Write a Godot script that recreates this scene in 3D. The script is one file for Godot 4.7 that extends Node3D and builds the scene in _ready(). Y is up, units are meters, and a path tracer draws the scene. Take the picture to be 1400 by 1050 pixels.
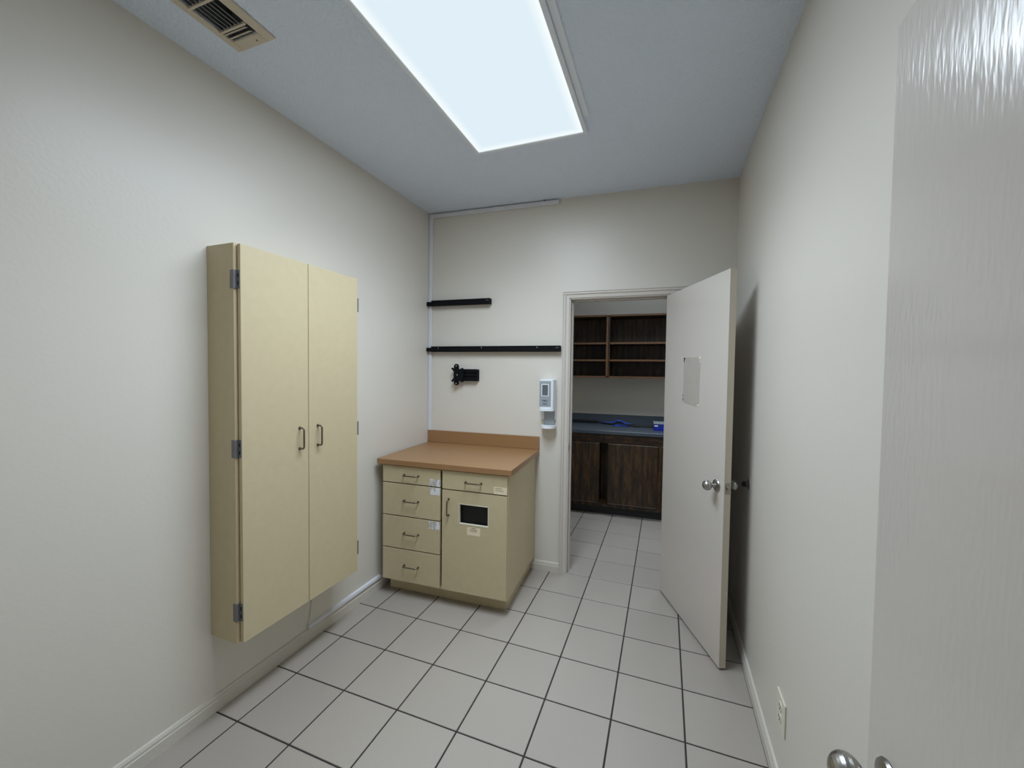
extends Node3D
# Empty exam room: wall cabinet, base cabinet, open door to a dim back room, near door beside the camera.

const XL := -0.143      # left wall
const XR := 2.096       # right wall
const H := 2.775        # ceiling
const TILE := 0.298
const FAR := Vector3(-0.143, 0, -0.821)   # left end of the far wall
var far_turn := deg_to_rad(2.822)
var org := Vector3.ZERO
var M := {}
var used := {}
var rng := RandomNumberGenerator.new()


func _ready() -> void:
	rng.seed = 7
	# ---------- camera, environment, lights ----------
	var cam := Camera3D.new()
	cam.name = "camera"
	cam.fov = 86.998
	cam.near = 0.05
	cam.position = Vector3(1.6747, 1.5110, 2.0594)
	cam.rotation_order = EULER_ORDER_YXZ
	cam.rotation_degrees = Vector3(-1.8668, 20.6597, 0.7166)
	add_child(cam)
	cam.current = true
	var we := WorldEnvironment.new()
	we.name = "environment"
	var env := Environment.new()
	env.background_mode = Environment.BG_COLOR
	env.background_color = Color(0, 0, 0)
	env.tonemap_mode = Environment.TONE_MAPPER_LINEAR
	env.tonemap_exposure = 1.0
	env.sdfgi_enabled = true
	env.ssao_enabled = true
	env.ssil_enabled = true
	we.environment = env
	add_child(we)
	var cool := Color(0.88, 0.94, 1.0)
	area_light("exam_room_light", Vector3(0.946, H - 0.022, 0.525), Vector2(0.596, 1.214), 1.65, cool)
	for z in [0.12, 0.525, 0.93]:      # the prismatic lens throws most of its light downwards
		lens_light("exam_room_lens", Vector3(0.946, H - 0.03, z), 1.68, 78.0, cool)
	area_light("back_room_light", wp(1.75, H - 0.022, -0.85), Vector2(1.19, 0.59), 0.47, cool, far_turn)
	for u in [1.45, 2.05]:
		lens_light("back_room_lens", wp(u, H - 0.03, -0.85), 1.5, 66.0, cool)

	materials()
	shell()
	door_far()
	door_near()
	ceiling_things()
	wall_cabinet()
	base_cabinet()
	far_wall_things()
	right_wall_things()
	back_room()


# ---------------------------------------------------------------- helpers
func area_light(called: String, at: Vector3, size: Vector2, energy: float, color: Color, turn := 0.0) -> void:
	var l := AreaLight3D.new()
	l.name = called
	l.area_size = size
	l.light_energy = energy
	l.light_color = color
	l.shadow_enabled = true
	l.set("area_range", 12.0)
	l.position = at
	l.rotation = Vector3(-PI / 2, turn, 0)
	add_child(l)


func lens_light(called: String, at: Vector3, energy: float, half: float, color: Color) -> void:
	var l := SpotLight3D.new()
	l.name = called
	l.light_energy = energy
	l.light_color = color
	l.light_size = 0.22
	l.spot_angle = half
	l.spot_angle_attenuation = 1.0
	l.spot_range = 12.0
	l.spot_attenuation = 2.0
	l.shadow_enabled = true
	l.position = at
	l.rotation = Vector3(-PI / 2, 0, 0)
	add_child(l, true)


func wp(u: float, y: float, w: float) -> Vector3:      # far wall frame (along, up, out) to world
	return FAR + Basis(Vector3.UP, far_turn) * Vector3(u, y, w)


func numbered(called: String) -> String:
	if not used.has(called):
		used[called] = 0
		return called
	used[called] += 1
	return "%s_%03d" % [called, used[called]]


func thing(called: String, label: String, category: String, at: Vector3, group := "", kind := "") -> Node3D:
	var o := Node3D.new()
	o.name = numbered(called)
	add_child(o)
	o.position = at
	org = at
	metas(o, label, category, group, kind)
	return o


func wthing(called: String, label: String, category: String, at: Vector3, group := "", kind := "") -> Node3D:
	var o := thing(called, label, category, wp(at.x, at.y, at.z), group, kind)
	o.rotation.y = far_turn
	org = at
	return o


func metas(o: Node3D, label: String, category: String, group := "", kind := "") -> void:
	if label: o.set_meta("label", label)
	if category: o.set_meta("category", category)
	if group: o.set_meta("group", group)
	if kind: o.set_meta("kind", kind)


func mb() -> SurfaceTool:
	var st := SurfaceTool.new()
	st.begin(Mesh.PRIMITIVE_TRIANGLES)
	return st


func part(called: String, st: SurfaceTool, mat: Material, parent: Node, label := "") -> MeshInstance3D:
	var o := MeshInstance3D.new()
	o.name = called
	o.mesh = st.commit()
	o.mesh.surface_set_material(0, mat)
	parent.add_child(o, true)
	if label: o.set_meta("label", label)
	return o


func tri(st: SurfaceTool, a: Vector3, b: Vector3, c: Vector3, out: Vector3) -> void:
	var n := (b - a).cross(c - a)
	if n.length() < 1e-12: return
	n = n.normalized()
	var flip := n.dot(out) > 0.0
	if not flip: n = -n
	for p in ([a, c, b] if flip else [a, b, c]):
		st.set_normal(n)
		st.set_uv(Vector2(p.x, p.y))
		st.add_vertex(p)


func quad(st: SurfaceTool, a: Vector3, b: Vector3, c: Vector3, d: Vector3, out: Vector3) -> void:
	tri(st, a, b, c, out)
	tri(st, a, c, d, out)


# box between two corners (absolute coordinates), edges chamfered by b
func box(st: SurfaceTool, p0: Vector3, p1: Vector3, b := 0.0) -> void:
	var lo := Vector3(minf(p0.x, p1.x), minf(p0.y, p1.y), minf(p0.z, p1.z)) - org
	var hi := Vector3(maxf(p0.x, p1.x), maxf(p0.y, p1.y), maxf(p0.z, p1.z)) - org
	var c := (lo + hi) / 2
	var h := (hi - lo) / 2
	b = minf(b, minf(h.x, minf(h.y, h.z)) * 0.95)
	var v := func(sx: int, sy: int, sz: int, ax: int) -> Vector3:
		var q := Vector3(sx * (h.x - b), sy * (h.y - b), sz * (h.z - b))
		if ax == 0: q.x = sx * h.x
		elif ax == 1: q.y = sy * h.y
		else: q.z = sz * h.z
		return c + q
	for s in [-1, 1]:
		quad(st, v.call(s, -1, -1, 0), v.call(s, 1, -1, 0), v.call(s, 1, 1, 0), v.call(s, -1, 1, 0), Vector3(s, 0, 0))
		quad(st, v.call(-1, s, -1, 1), v.call(1, s, -1, 1), v.call(1, s, 1, 1), v.call(-1, s, 1, 1), Vector3(0, s, 0))
		quad(st, v.call(-1, -1, s, 2), v.call(1, -1, s, 2), v.call(1, 1, s, 2), v.call(-1, 1, s, 2), Vector3(0, 0, s))
	if b <= 0.0: return
	for s in [-1, 1]:
		for t in [-1, 1]:
			quad(st, v.call(s, t, -1, 0), v.call(s, t, 1, 0), v.call(s, t, 1, 1), v.call(s, t, -1, 1), Vector3(s, t, 0))
			quad(st, v.call(s, -1, t, 0), v.call(s, 1, t, 0), v.call(s, 1, t, 2), v.call(s, -1, t, 2), Vector3(s, 0, t))
			quad(st, v.call(-1, s, t, 1), v.call(1, s, t, 1), v.call(1, s, t, 2), v.call(-1, s, t, 2), Vector3(0, s, t))
			for r in [-1, 1]:
				tri(st, v.call(s, t, r, 0), v.call(s, t, r, 1), v.call(s, t, r, 2), Vector3(s, t, r))


# prism: 2D outline (a, b) swept along an axis; ax 0: outline is (z, y) along x, 1: (x, z) along y, 2: (x, y) along z
func prism(st: SurfaceTool, pts: PackedVector2Array, ax: int, from: float, to: float) -> void:
	var at := func(p: Vector2, t: float) -> Vector3:
		var q: Vector3
		if ax == 0: q = Vector3(t, p.y, p.x)
		elif ax == 1: q = Vector3(p.x, t, p.y)
		else: q = Vector3(p.x, p.y, t)
		return q - org
	var axis: Vector3 = [Vector3.RIGHT, Vector3.UP, Vector3.BACK][ax]
	var ccw := not Geometry2D.is_polygon_clockwise(pts)
	for i in pts.size():
		var p := pts[i]
		var q := pts[(i + 1) % pts.size()]
		var e := (q - p)
		var n2 := Vector2(e.y, -e.x) if ccw else Vector2(-e.y, e.x)
		var n: Vector3 = (at.call(n2, 0.0) as Vector3) + org
		quad(st, at.call(p, from), at.call(q, from), at.call(q, to), at.call(p, to), n if ax != 1 else Vector3(n2.x, 0, n2.y))
	var idx := Geometry2D.triangulate_polygon(pts)
	for i in range(0, idx.size(), 3):
		for e in [[from, -signf(to - from)], [to, signf(to - from)]]:
			tri(st, at.call(pts[idx[i]], e[0]), at.call(pts[idx[i + 1]], e[0]), at.call(pts[idx[i + 2]], e[0]), axis * e[1])


# lathe: profile of (radius, height) turned about an axis from base point (absolute)
func lathe(st: SurfaceTool, prof: Array, base: Vector3, axis: Vector3, sides := 24) -> void:
	axis = axis.normalized()
	var a := axis.cross(Vector3.UP if absf(axis.y) < 0.9 else Vector3.RIGHT).normalized()
	var b := axis.cross(a)
	for i in prof.size() - 1:
		var p: Vector2 = prof[i]
		var q: Vector2 = prof[i + 1]
		if p.distance_to(q) < 1e-6: continue
		var n2 := Vector2(q.y - p.y, -(q.x - p.x)).normalized()
		for k in sides:
			var t0 := TAU * k / sides
			var t1 := TAU * (k + 1) / sides
			var r0 := a * cos(t0) + b * sin(t0)
			var r1 := a * cos(t1) + b * sin(t1)
			var pts := [[p, r0], [p, r1], [q, r1], [p, r0], [q, r1], [q, r0]]
			var vs := []
			for e in pts: vs.append(base - org + e[1] * e[0].x + axis * e[0].y)
			var mid := (r0 + r1) * n2.x + axis * n2.y * 2
			for f in [0, 3]:
				var order := [f, f + 1, f + 2]
				var fn: Vector3 = (vs[f + 1] - vs[f]).cross(vs[f + 2] - vs[f])
				if fn.length() < 1e-14: continue
				if fn.dot(mid) > 0: order = [f, f + 2, f + 1]
				for o in order:
					st.set_normal((pts[o][1] * n2.x + axis * n2.y).normalized())
					st.set_uv(Vector2.ZERO)
					st.add_vertex(vs[o])


func ball(r: float, h0: float, squash := 1.0, steps := 12) -> Array:
	var out := []
	for i in steps + 1:
		var t := PI * i / steps
		out.append(Vector2(r * sin(t), h0 + r * squash * (1.0 - cos(t))))
	return out


# round bar along points (absolute)
func tube(st: SurfaceTool, pts: Array, r: float, sides := 10) -> void:
	var rings := []
	var up := Vector3.UP
	for i in pts.size():
		var d: Vector3 = (pts[mini(i + 1, pts.size() - 1)] - pts[maxi(i - 1, 0)]).normalized()
		var a := d.cross(up)
		if a.length() < 0.05: a = d.cross(Vector3(0.3, 0.1, 0.9))
		a = a.normalized()
		var b := d.cross(a).normalized()
		if i > 0:
			var pa: Vector3 = rings[-1][1]
			a = (pa - d * pa.dot(d)).normalized()
			b = d.cross(a)
		rings.append([pts[i] - org, a, b, d])
	for i in rings.size() - 1:
		for k in sides:
			var t0 := TAU * k / sides
			var t1 := TAU * (k + 1) / sides
			var vs := []
			var ns := []
			for e in [[i, t0], [i, t1], [i + 1, t1], [i + 1, t0]]:
				var g: Array = rings[e[0]]
				var n: Vector3 = g[1] * cos(e[1]) + g[2] * sin(e[1])
				ns.append(n)
				vs.append(g[0] + n * r)
			for f in [[0, 1, 2], [0, 2, 3]]:
				var fn: Vector3 = (vs[f[1]] - vs[f[0]]).cross(vs[f[2]] - vs[f[0]])
				var order: Array = f if fn.dot(ns[f[0]]) < 0 else [f[0], f[2], f[1]]
				for o in order:
					st.set_normal(ns[o])
					st.set_uv(Vector2.ZERO)
					st.add_vertex(vs[o])
	for e in [0, rings.size() - 1]:
		var g: Array = rings[e]
		var out: Vector3 = -g[3] if e == 0 else g[3]
		for k in sides:
			var t0 := TAU * k / sides
			var t1 := TAU * (k + 1) / sides
			tri(st, g[0], g[0] + (g[1] * cos(t0) + g[2] * sin(t0)) * r, g[0] + (g[1] * cos(t1) + g[2] * sin(t1)) * r, out)


# smooth curve through points
func curve(pts: Array, n := 6) -> Array:
	var out := []
	for i in pts.size() - 1:
		var p0: Vector3 = pts[maxi(i - 1, 0)]
		var p1: Vector3 = pts[i]
		var p2: Vector3 = pts[i + 1]
		var p3: Vector3 = pts[mini(i + 2, pts.size() - 1)]
		for k in n: out.append(p1.cubic_interpolate(p2, p0, p3, float(k) / n))
	out.append(pts[-1])
	return out


# wire pull: from a to b, standing off by v
func pull(st: SurfaceTool, a: Vector3, b: Vector3, v: Vector3, r := 0.0042) -> void:
	var d := (b - a).normalized() * 0.010
	tube(st, [a, a + v * 0.6, a + v * 0.9 + d * 0.3, a + v + d, b + v - d, b + v * 0.9 - d * 0.3, b + v * 0.6, b], r, 10)
	for p in [a, b]: lathe(st, [Vector2(0, 0), Vector2(r * 1.7, 0), Vector2(r * 1.7, 0.002), Vector2(r, 0.003)], p, v, 12)


# flat printed rectangle with texture coordinates, facing +z (absolute corners)
func card(st: SurfaceTool, u0: float, y0: float, u1: float, y1: float, w: float) -> void:
	var p := [Vector3(u0, y1, w) - org, Vector3(u1, y1, w) - org, Vector3(u1, y0, w) - org, Vector3(u0, y0, w) - org]
	var t := [Vector2(0, 0), Vector2(1, 0), Vector2(1, 1), Vector2(0, 1)]
	for i in [0, 1, 2, 0, 2, 3]:
		st.set_normal(Vector3.BACK)
		st.set_uv(t[i])
		st.add_vertex(p[i])


# ---------------------------------------------------------------- materials
func noise_tex(freq: float, size := 512, sd := 1, oct := 3, lo := 0.0, hi := 1.0, kind := FastNoiseLite.TYPE_SIMPLEX_SMOOTH) -> ImageTexture:
	var n := FastNoiseLite.new()
	n.noise_type = kind
	n.seed = sd
	n.frequency = freq
	n.fractal_octaves = oct
	var img := n.get_seamless_image(size, size)
	img.convert(Image.FORMAT_RGB8)
	if lo > 0.0 or hi < 1.0:
		for y in size:
			for x in size:
				var g := lerpf(lo, hi, img.get_pixel(x, y).r)
				img.set_pixel(x, y, Color(g, g, g))
	return ImageTexture.create_from_image(img)


func ramp_tex(freq: float, size: int, sd: int, oct: int, ramp: Gradient) -> ImageTexture:
	var n := FastNoiseLite.new()
	n.noise_type = FastNoiseLite.TYPE_SIMPLEX_SMOOTH
	n.seed = sd
	n.frequency = freq
	n.fractal_octaves = oct
	var img := n.get_seamless_image(size, size)
	img.convert(Image.FORMAT_RGB8)
	for y in size:
		for x in size:
			img.set_pixel(x, y, ramp.sample(img.get_pixel(x, y).r))
	return ImageTexture.create_from_image(img)


func grad(offs: Array, cols: Array) -> Gradient:
	var g := Gradient.new()
	g.offsets = PackedFloat32Array(offs)
	g.colors = PackedColorArray(cols)
	return g


func mat(color: Color, rough := 0.5, metal := 0.0) -> StandardMaterial3D:
	var m := StandardMaterial3D.new()
	m.albedo_color = color
	m.roughness = rough
	m.metallic = metal
	return m


func tri_map(m: StandardMaterial3D, scale: Vector3, world := true) -> void:
	m.uv1_triplanar = true
	m.uv1_world_triplanar = world
	m.uv1_scale = scale
	m.uv1_triplanar_sharpness = 6.0


func relief(m: StandardMaterial3D, t: Texture2D, cm: float) -> void:
	m.heightmap_enabled = true
	m.heightmap_texture = t
	m.heightmap_scale = cm


func print_tex(w: int, h: int, bg: Color, ink: Color, rows: Array) -> ImageTexture:   # rows: [y, height, x0, x1] as fractions, broken into word-like dashes
	var img := Image.create(w, h, false, Image.FORMAT_RGB8)
	img.fill(bg)
	for r in rows:
		var x: float = r[2]
		while x < r[3]:
			var l := rng.randf_range(0.03, 0.09)
			img.fill_rect(Rect2i(int(x * w), int(r[0] * h), int(minf(l, r[3] - x) * w), maxi(1, int(r[1] * h))), ink)
			x += l + 0.02
	return ImageTexture.create_from_image(img)


func materials() -> void:
	var peel := noise_tex(0.045, 512, 3, 3)
	var fine := noise_tex(0.18, 512, 5, 3)
	var broad := noise_tex(0.03, 512, 9, 4, 0.972, 1.0)

	var m := mat(Color(0.843, 0.818, 0.775), 0.36)
	tri_map(m, Vector3(2, 2, 2))
	relief(m, peel, 0.022)
	M.wall = m

	m = mat(Color(0.875, 0.912, 0.965), 0.85)
	tri_map(m, Vector3(1.6, 1.6, 1.6))
	relief(m, noise_tex(0.07, 512, 21, 4), 0.45)
	M.ceiling = m

	m = mat(Color(0.785, 0.755, 0.72), 0.17)      # semi-gloss brushed door paint
	tri_map(m, Vector3(3.6, 0.7, 3.6))
	relief(m, noise_tex(0.05, 512, 33, 3), 0.03)
	M.door = m
	m = mat(Color(0.80, 0.77, 0.735), 0.35)
	tri_map(m, Vector3(2, 2, 2))
	relief(m, peel, 0.02)
	M.trim = m
	m = mat(Color(0.745, 0.705, 0.635), 0.5)
	tri_map(m, Vector3(2, 2, 2))
	relief(m, peel, 0.02)
	M.door_edge = m
	m = mat(Color(0.80, 0.775, 0.73), 0.4)
	tri_map(m, Vector3(2, 2, 2))
	relief(m, peel, 0.02)
	M.baseboard = m

	# floor tiles: three close tones with a fine speckle
	var speck := ramp_tex(0.22, 512, 41, 4, grad([0.0, 0.35, 0.5, 0.65, 1.0], [Color(0.88, 0.88, 0.88), Color(0.95, 0.95, 0.95), Color(0.97, 0.97, 0.97), Color(0.985, 0.985, 0.985), Color(1, 1, 1)]))
	M.tiles = []
	for c in [Color(0.665, 0.63, 0.590), Color(0.656, 0.622, 0.583), Color(0.673, 0.638, 0.597)]:
		m = mat(c, 0.36)
		m.albedo_texture = speck
		tri_map(m, Vector3(2.3, 2.3, 2.3))
		relief(m, fine, 0.006)
		M.tiles.append(m)
	M.grout = mat(Color(0.205, 0.18, 0.17), 0.9)

	# almond laminate
	m = mat(Color(0.78, 0.722, 0.585), 0.42)
	m.albedo_texture = broad
	tri_map(m, Vector3(1.1, 1.1, 1.1))
	M.almond = m
	m = mat(Color(0.775, 0.715, 0.575), 0.45)
	m.albedo_texture = broad
	tri_map(m, Vector3(1.1, 1.1, 1.1))
	M.almond_body = m
	m = mat(Color(0.80, 0.715, 0.58), 0.6)
	M.raw_edge = m
	m = mat(Color(0.61, 0.46, 0.31), 0.38)
	m.albedo_texture = ramp_tex(0.16, 512, 51, 3, grad([0.0, 0.5, 1.0], [Color(0.93, 0.92, 0.91), Color(0.97, 0.97, 0.97), Color(1, 1, 1)]))
	tri_map(m, Vector3(3, 3, 3))
	M.counter = m

	M.steel = mat(Color(0.62, 0.60, 0.57), 0.32, 1.0)
	M.pull = mat(Color(0.50, 0.46, 0.41), 0.33, 1.0)
	M.hinge = mat(Color(0.47, 0.47, 0.47), 0.45, 0.35)
	M.knob = mat(Color(0.66, 0.65, 0.63), 0.28, 1.0)
	M.rim = mat(Color(0.84, 0.81, 0.73), 0.4)
	M.slot = mat(Color(0.05, 0.05, 0.055), 0.7)
	M.black = mat(Color(0.055, 0.058, 0.07), 0.55)
	M.black.metallic_specular = 0.25
	M.black_cap = mat(Color(0.17, 0.17, 0.18), 0.5)
	M.shade_sheet = mat(Color(0.045, 0.05, 0.045), 0.6)  # near-black, paints the shade of the cabinet interior
	M.screw = mat(Color(0.72, 0.72, 0.72), 0.35, 0.9)
	M.plastic = mat(Color(0.90, 0.92, 0.94), 0.3)
	M.raceway = mat(Color(0.85, 0.85, 0.865), 0.35)
	M.shelf_white = mat(Color(0.93, 0.94, 0.95), 0.25)
	M.panel_grey = mat(Color(0.60, 0.625, 0.64), 0.35)
	M.window_grey = mat(Color(0.36, 0.39, 0.40), 0.12)
	M.ink = mat(Color(0.13, 0.12, 0.42), 0.5)
	M.beige_metal = mat(Color(0.80, 0.75, 0.67), 0.45)
	M.duct = mat(Color(0.46, 0.47, 0.49), 0.6)
	M.ivory = mat(Color(0.86, 0.84, 0.77), 0.35)
	M.light_frame = mat(Color(0.91, 0.93, 0.955), 0.5)
	m = mat(Color(0.62, 0.65, 0.67), 0.5)      # edge-lit panel: its rim glows a little more than its middle
	m.emission_enabled = true
	m.emission = Color(1, 1, 1)
	var glow := Image.create(96, 192, false, Image.FORMAT_RGB8)
	for y in 192:
		for x in 96:
			var e := minf(minf(x, 95 - x), minf(y, 191 - y)) / 7.0
			glow.set_pixel(x, y, Color(0.885, 0.945, 0.975).lerp(Color(0.97, 1.0, 1.0), clampf(1.0 - e, 0, 1)))
	m.emission_texture = ImageTexture.create_from_image(glow)
	m.emission_operator = BaseMaterial3D.EMISSION_OP_MULTIPLY
	m.emission_energy_multiplier = 1.0
	M.diffuser = m
	m = mat(Color(0.9, 0.93, 0.95), 0.5)
	m.emission_enabled = true
	m.emission = Color(0.93, 0.97, 0.99)
	m.emission_energy_multiplier = 1.0
	M.diffuser_dim = m

	# dark stained plywood, grain running up
	var wood := ramp_tex(0.014, 512, 61, 4, grad([0.0, 0.32, 0.45, 0.55, 0.7, 1.0], [Color(0.10, 0.068, 0.04), Color(0.155, 0.105, 0.06), Color(0.265, 0.18, 0.095), Color(0.165, 0.11, 0.062), Color(0.33, 0.23, 0.12), Color(0.20, 0.135, 0.075)]))
	m = mat(Color(1, 1, 1), 0.45)
	m.albedo_texture = wood
	tri_map(m, Vector3(2.4, 0.28, 2.4))
	M.wood = m
	m = mat(Color(1.0, 0.95, 0.9), 0.5)
	m.albedo_texture = wood
	tri_map(m, Vector3(0.55, 2.6, 0.55))
	M.wood_flat = m
	m = mat(Color(0.47, 0.335, 0.22), 0.5)
	m.albedo_texture = noise_tex(0.05, 256, 71, 3, 0.75, 1.0)
	tri_map(m, Vector3(1, 6, 1))
	M.wood_edge = m
	m = mat(Color(0.88, 0.88, 0.88), 0.35)
	m.albedo_texture = ramp_tex(0.25, 512, 81, 3, grad([0.0, 0.35, 0.5, 0.62, 1.0], [Color(0.14, 0.165, 0.20), Color(0.23, 0.26, 0.295), Color(0.31, 0.345, 0.385), Color(0.41, 0.45, 0.485), Color(0.55, 0.585, 0.61)]))
	tri_map(m, Vector3(1.4, 1.4, 1.4))
	M.stone = m
	M.blue = mat(Color(0.09, 0.30, 0.78), 0.3)
	M.box_blue = mat(Color(0.10, 0.17, 0.62), 0.4)
	M.kick_grey = mat(Color(0.13, 0.13, 0.14), 0.5)  # back room toe kick, plain grey darker than the wood above
	M.wire = mat(Color(0.06, 0.06, 0.065), 0.5)

	# worn paper and tape
	m = mat(Color(1, 1, 1), 0.55)
	m.albedo_texture = ramp_tex(0.02, 128, 91, 3, grad([0.0, 0.45, 0.6, 1.0], [Color(0.68, 0.66, 0.62), Color(0.80, 0.80, 0.80), Color(0.90, 0.90, 0.91), Color(0.86, 0.86, 0.88)]))
	tri_map(m, Vector3(9, 4, 9))
	M.torn = m
	m = mat(Color(1, 1, 1), 0.6)
	m.albedo_texture = print_tex(128, 72, Color(0.90, 0.84, 0.72), Color(0.36, 0.31, 0.22), [[0.2, 0.09, 0.12, 0.62], [0.46, 0.09, 0.1, 0.72]])
	M.label_tan = m
	m = mat(Color(1, 1, 1), 0.6)
	m.albedo_texture = print_tex(128, 72, Color(0.92, 0.85, 0.74), Color(0.33, 0.25, 0.22), [[0.08, 0.09, 0.34, 0.68], [0.27, 0.09, 0.2, 0.78], [0.45, 0.08, 0.24, 0.74]])
	M.label_pink = m
	m = mat(Color(0.715, 0.685, 0.645), 0.4)
	m.albedo_texture = noise_tex(0.03, 128, 95, 3, 0.965, 1.0)
	tri_map(m, Vector3(4, 4, 4), false)
	M.patch = m


# ---------------------------------------------------------------- room shell
func struct(called: String, label: String, category: String, at: Vector3) -> Node3D:
	return thing(called, label, category, at, "", "structure")


func single(called: String, st: SurfaceTool, m: Material, label: String, category: String, at: Vector3, turn := 0.0, kind := "structure", group := "") -> MeshInstance3D:
	var o := part(numbered(called), st, m, self)
	o.position = at
	o.rotation.y = turn
	metas(o, label, category, group, kind)
	return o


func shell() -> void:
	var st: SurfaceTool
	# floor slab (the joints) with every tile its own piece
	org = Vector3(1.2, 0, -0.2)
	var fl := struct("floor", "grey square ceramic floor tiles with dark joints", "floor", org)
	st = mb()
	box(st, Vector3(-0.4, -0.13, -3.2), Vector3(3.2, -0.0025, 3.6))
	part("grout_bed", st, M.grout, fl, "dark joints between the tiles")
	var shared := {}
	for r in range(-8, 8):
		for c in range(-1, 9):
			var x0 := maxf(c * TILE, XL if r >= -3 else 0.25)
			var x1 := minf((c + 1) * TILE, XR if r >= -3 else 2.6)
			if x1 - x0 < 0.03: continue
			var k := "%.3f" % (x1 - x0)
			if not shared.has(k):
				org = Vector3.ZERO
				var hx := (x1 - x0) / 2 - 0.0036
				var hz := TILE / 2 - 0.0036
				st = mb()
				box(st, Vector3(-hx, -0.009, -hz), Vector3(hx, 0, hz), 0.0014)
				shared[k] = st.commit()
			var o := MeshInstance3D.new()
			o.name = "tile"
			o.mesh = shared[k]
			o.material_override = M.tiles[rng.randi() % 3]
			fl.add_child(o, true)
			o.position = Vector3((x0 + x1) / 2, 0, (r + 0.5) * TILE) - fl.position

	# this room's walls
	org = Vector3(XL - 0.06, 0, 0.7)
	st = mb()
	box(st, Vector3(XL - 0.12, 0, -0.825), Vector3(XL, H, 2.18))
	single("wall_left", st, M.wall, "cream painted wall behind the tall hanging cabinet", "wall", org)
	org = Vector3(XR + 0.06, 0, 0.6)
	st = mb()
	box(st, Vector3(XR, 0, -0.935), Vector3(XR + 0.12, H, 3.5))
	single("wall_right", st, M.wall, "cream painted wall with the low power outlet", "wall", org)
	# far wall with the doorway
	org = Vector3(1.1, 0, -0.06)
	st = mb()
	box(st, Vector3(-0.12, 0, -0.12), Vector3(1.155, H, 0))
	box(st, Vector3(1.155, 2.045, -0.12), Vector3(1.915, H, 0))
	box(st, Vector3(1.915, 0, -0.12), Vector3(2.9, H, 0))
	single("wall_far", st, M.wall, "cream painted wall around the open doorway and above the counter", "wall", wp(1.1, 0, -0.06), far_turn)
	# near wall: the camera stands in its doorway
	org = Vector3(0.8, 0, 2.12)
	st = mb()
	box(st, Vector3(XL, 0, 2.06), Vector3(1.19, H, 2.18))
	box(st, Vector3(1.19, 2.05, 2.06), Vector3(2.0, H, 2.18))
	box(st, Vector3(2.0, 0, 2.06), Vector3(XR, H, 2.18))
	single("wall_near", st, M.wall, "cream painted wall with the entrance doorway", "wall", org)
	# passage beyond the entrance
	org = Vector3(0.9, 0, 3.56)
	st = mb()
	box(st, Vector3(XL - 0.12, 0, 3.5), Vector3(XR + 0.12, H, 3.62))
	single("wall_passage", st, M.wall, "cream painted wall across the passage outside the entrance", "wall", org)
	org = Vector3(XL - 0.06, 0, 2.84)
	st = mb()
	box(st, Vector3(XL - 0.12, 0, 2.18), Vector3(XL, H, 3.5))
	single("wall_passage", st, M.wall, "cream painted end wall of the passage outside the entrance", "wall", org)
	# ceiling
	org = Vector3(1.2, H, 0.2)
	st = mb()
	box(st, Vector3(-0.4, H, -3.2), Vector3(0.082, H + 0.12, 3.7))      # open above the air vent
	box(st, Vector3(0.212, H, -3.2), Vector3(3.2, H + 0.12, 3.7))
	box(st, Vector3(0.082, H, -3.2), Vector3(0.212, H + 0.12, 0.940))
	box(st, Vector3(0.082, H, 1.300), Vector3(0.212, H + 0.12, 3.7))
	single("ceiling", st, M.ceiling, "white textured ceiling around the bright light panel", "ceiling", org)

	# baseboards
	var prof := PackedVector2Array([Vector2(0, 0), Vector2(0.013, 0), Vector2(0.013, 0.046), Vector2(0.0105, 0.050), Vector2(0.0105, 0.060), Vector2(0.006, 0.070), Vector2(0, 0.072)])
	org = Vector3(XL, 0, 0.7)
	st = mb()
	var pl := PackedVector2Array()
	for p in prof: pl.append(Vector2(XL + p.x, p.y))
	prism(st, pl, 2, -0.80, 2.06)
	single("baseboard_left", st, M.baseboard, "cream baseboard below the tall hanging cabinet", "baseboard", org)
	org = Vector3(XR, 0, 0.6)
	st = mb()
	pl = PackedVector2Array()
	for p in prof: pl.append(Vector2(XR - p.x, p.y))
	prism(st, pl, 2, -0.915, 2.06)
	single("baseboard_right", st, M.baseboard, "cream baseboard below the power outlet", "baseboard", org)
	org = Vector3(1.0, 0, 0)
	st = mb()
	pl = PackedVector2Array()
	for p in prof: pl.append(Vector2(p.x, p.y))
	prism(st, pl, 0, 0.02, 1.112)
	single("baseboard_far", st, M.baseboard, "short cream baseboard between base cabinet and door frame", "baseboard", wp(1.0, 0, 0), far_turn)

	# door frame of the far doorway
	var t := wthing("trim_1", "pale painted door frame with stepped casing around the back room doorway", "door frame", Vector3(1.53, 0, 0), "", "structure")
	var u0 := 1.165
	var u1 := 1.905
	var top := 2.037
	for s in [[u0, -1.0], [u1, 1.0]]:
		st = mb()
		var e: float = s[0]
		var d: float = s[1]
		# stepped profile (u, w) standing up
		var cp := PackedVector2Array()
		for q in [Vector2(0.006, 0), Vector2(0.006, 0.008), Vector2(0.011, 0.012), Vector2(0.031, 0.013), Vector2(0.035, 0.020), Vector2(0.040, 0.021), Vector2(0.043, 0.016), Vector2(0.049, 0.016), Vector2(0.052, 0.021), Vector2(0.056, 0.019), Vector2(0.056, 0)]:
			cp.append(Vector2(e + d * q.x, q.y))
		prism(st, cp, 1, 0, top + 0.056 - 0.0005)
		part("casing", st, M.trim, t)
		st = mb()
		box(st, Vector3(e, 0, -0.125), Vector3(e + d * 0.016, top, 0.004), 0.001)
		part("jamb", st, M.trim, t)
		st = mb()
		box(st, Vector3(e, 0, -0.075), Vector3(e - d * 0.011, top, -0.04), 0.0015)
		part("door_stop_bead", st, M.trim, t)
		st = mb()
		cp = PackedVector2Array()
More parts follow.
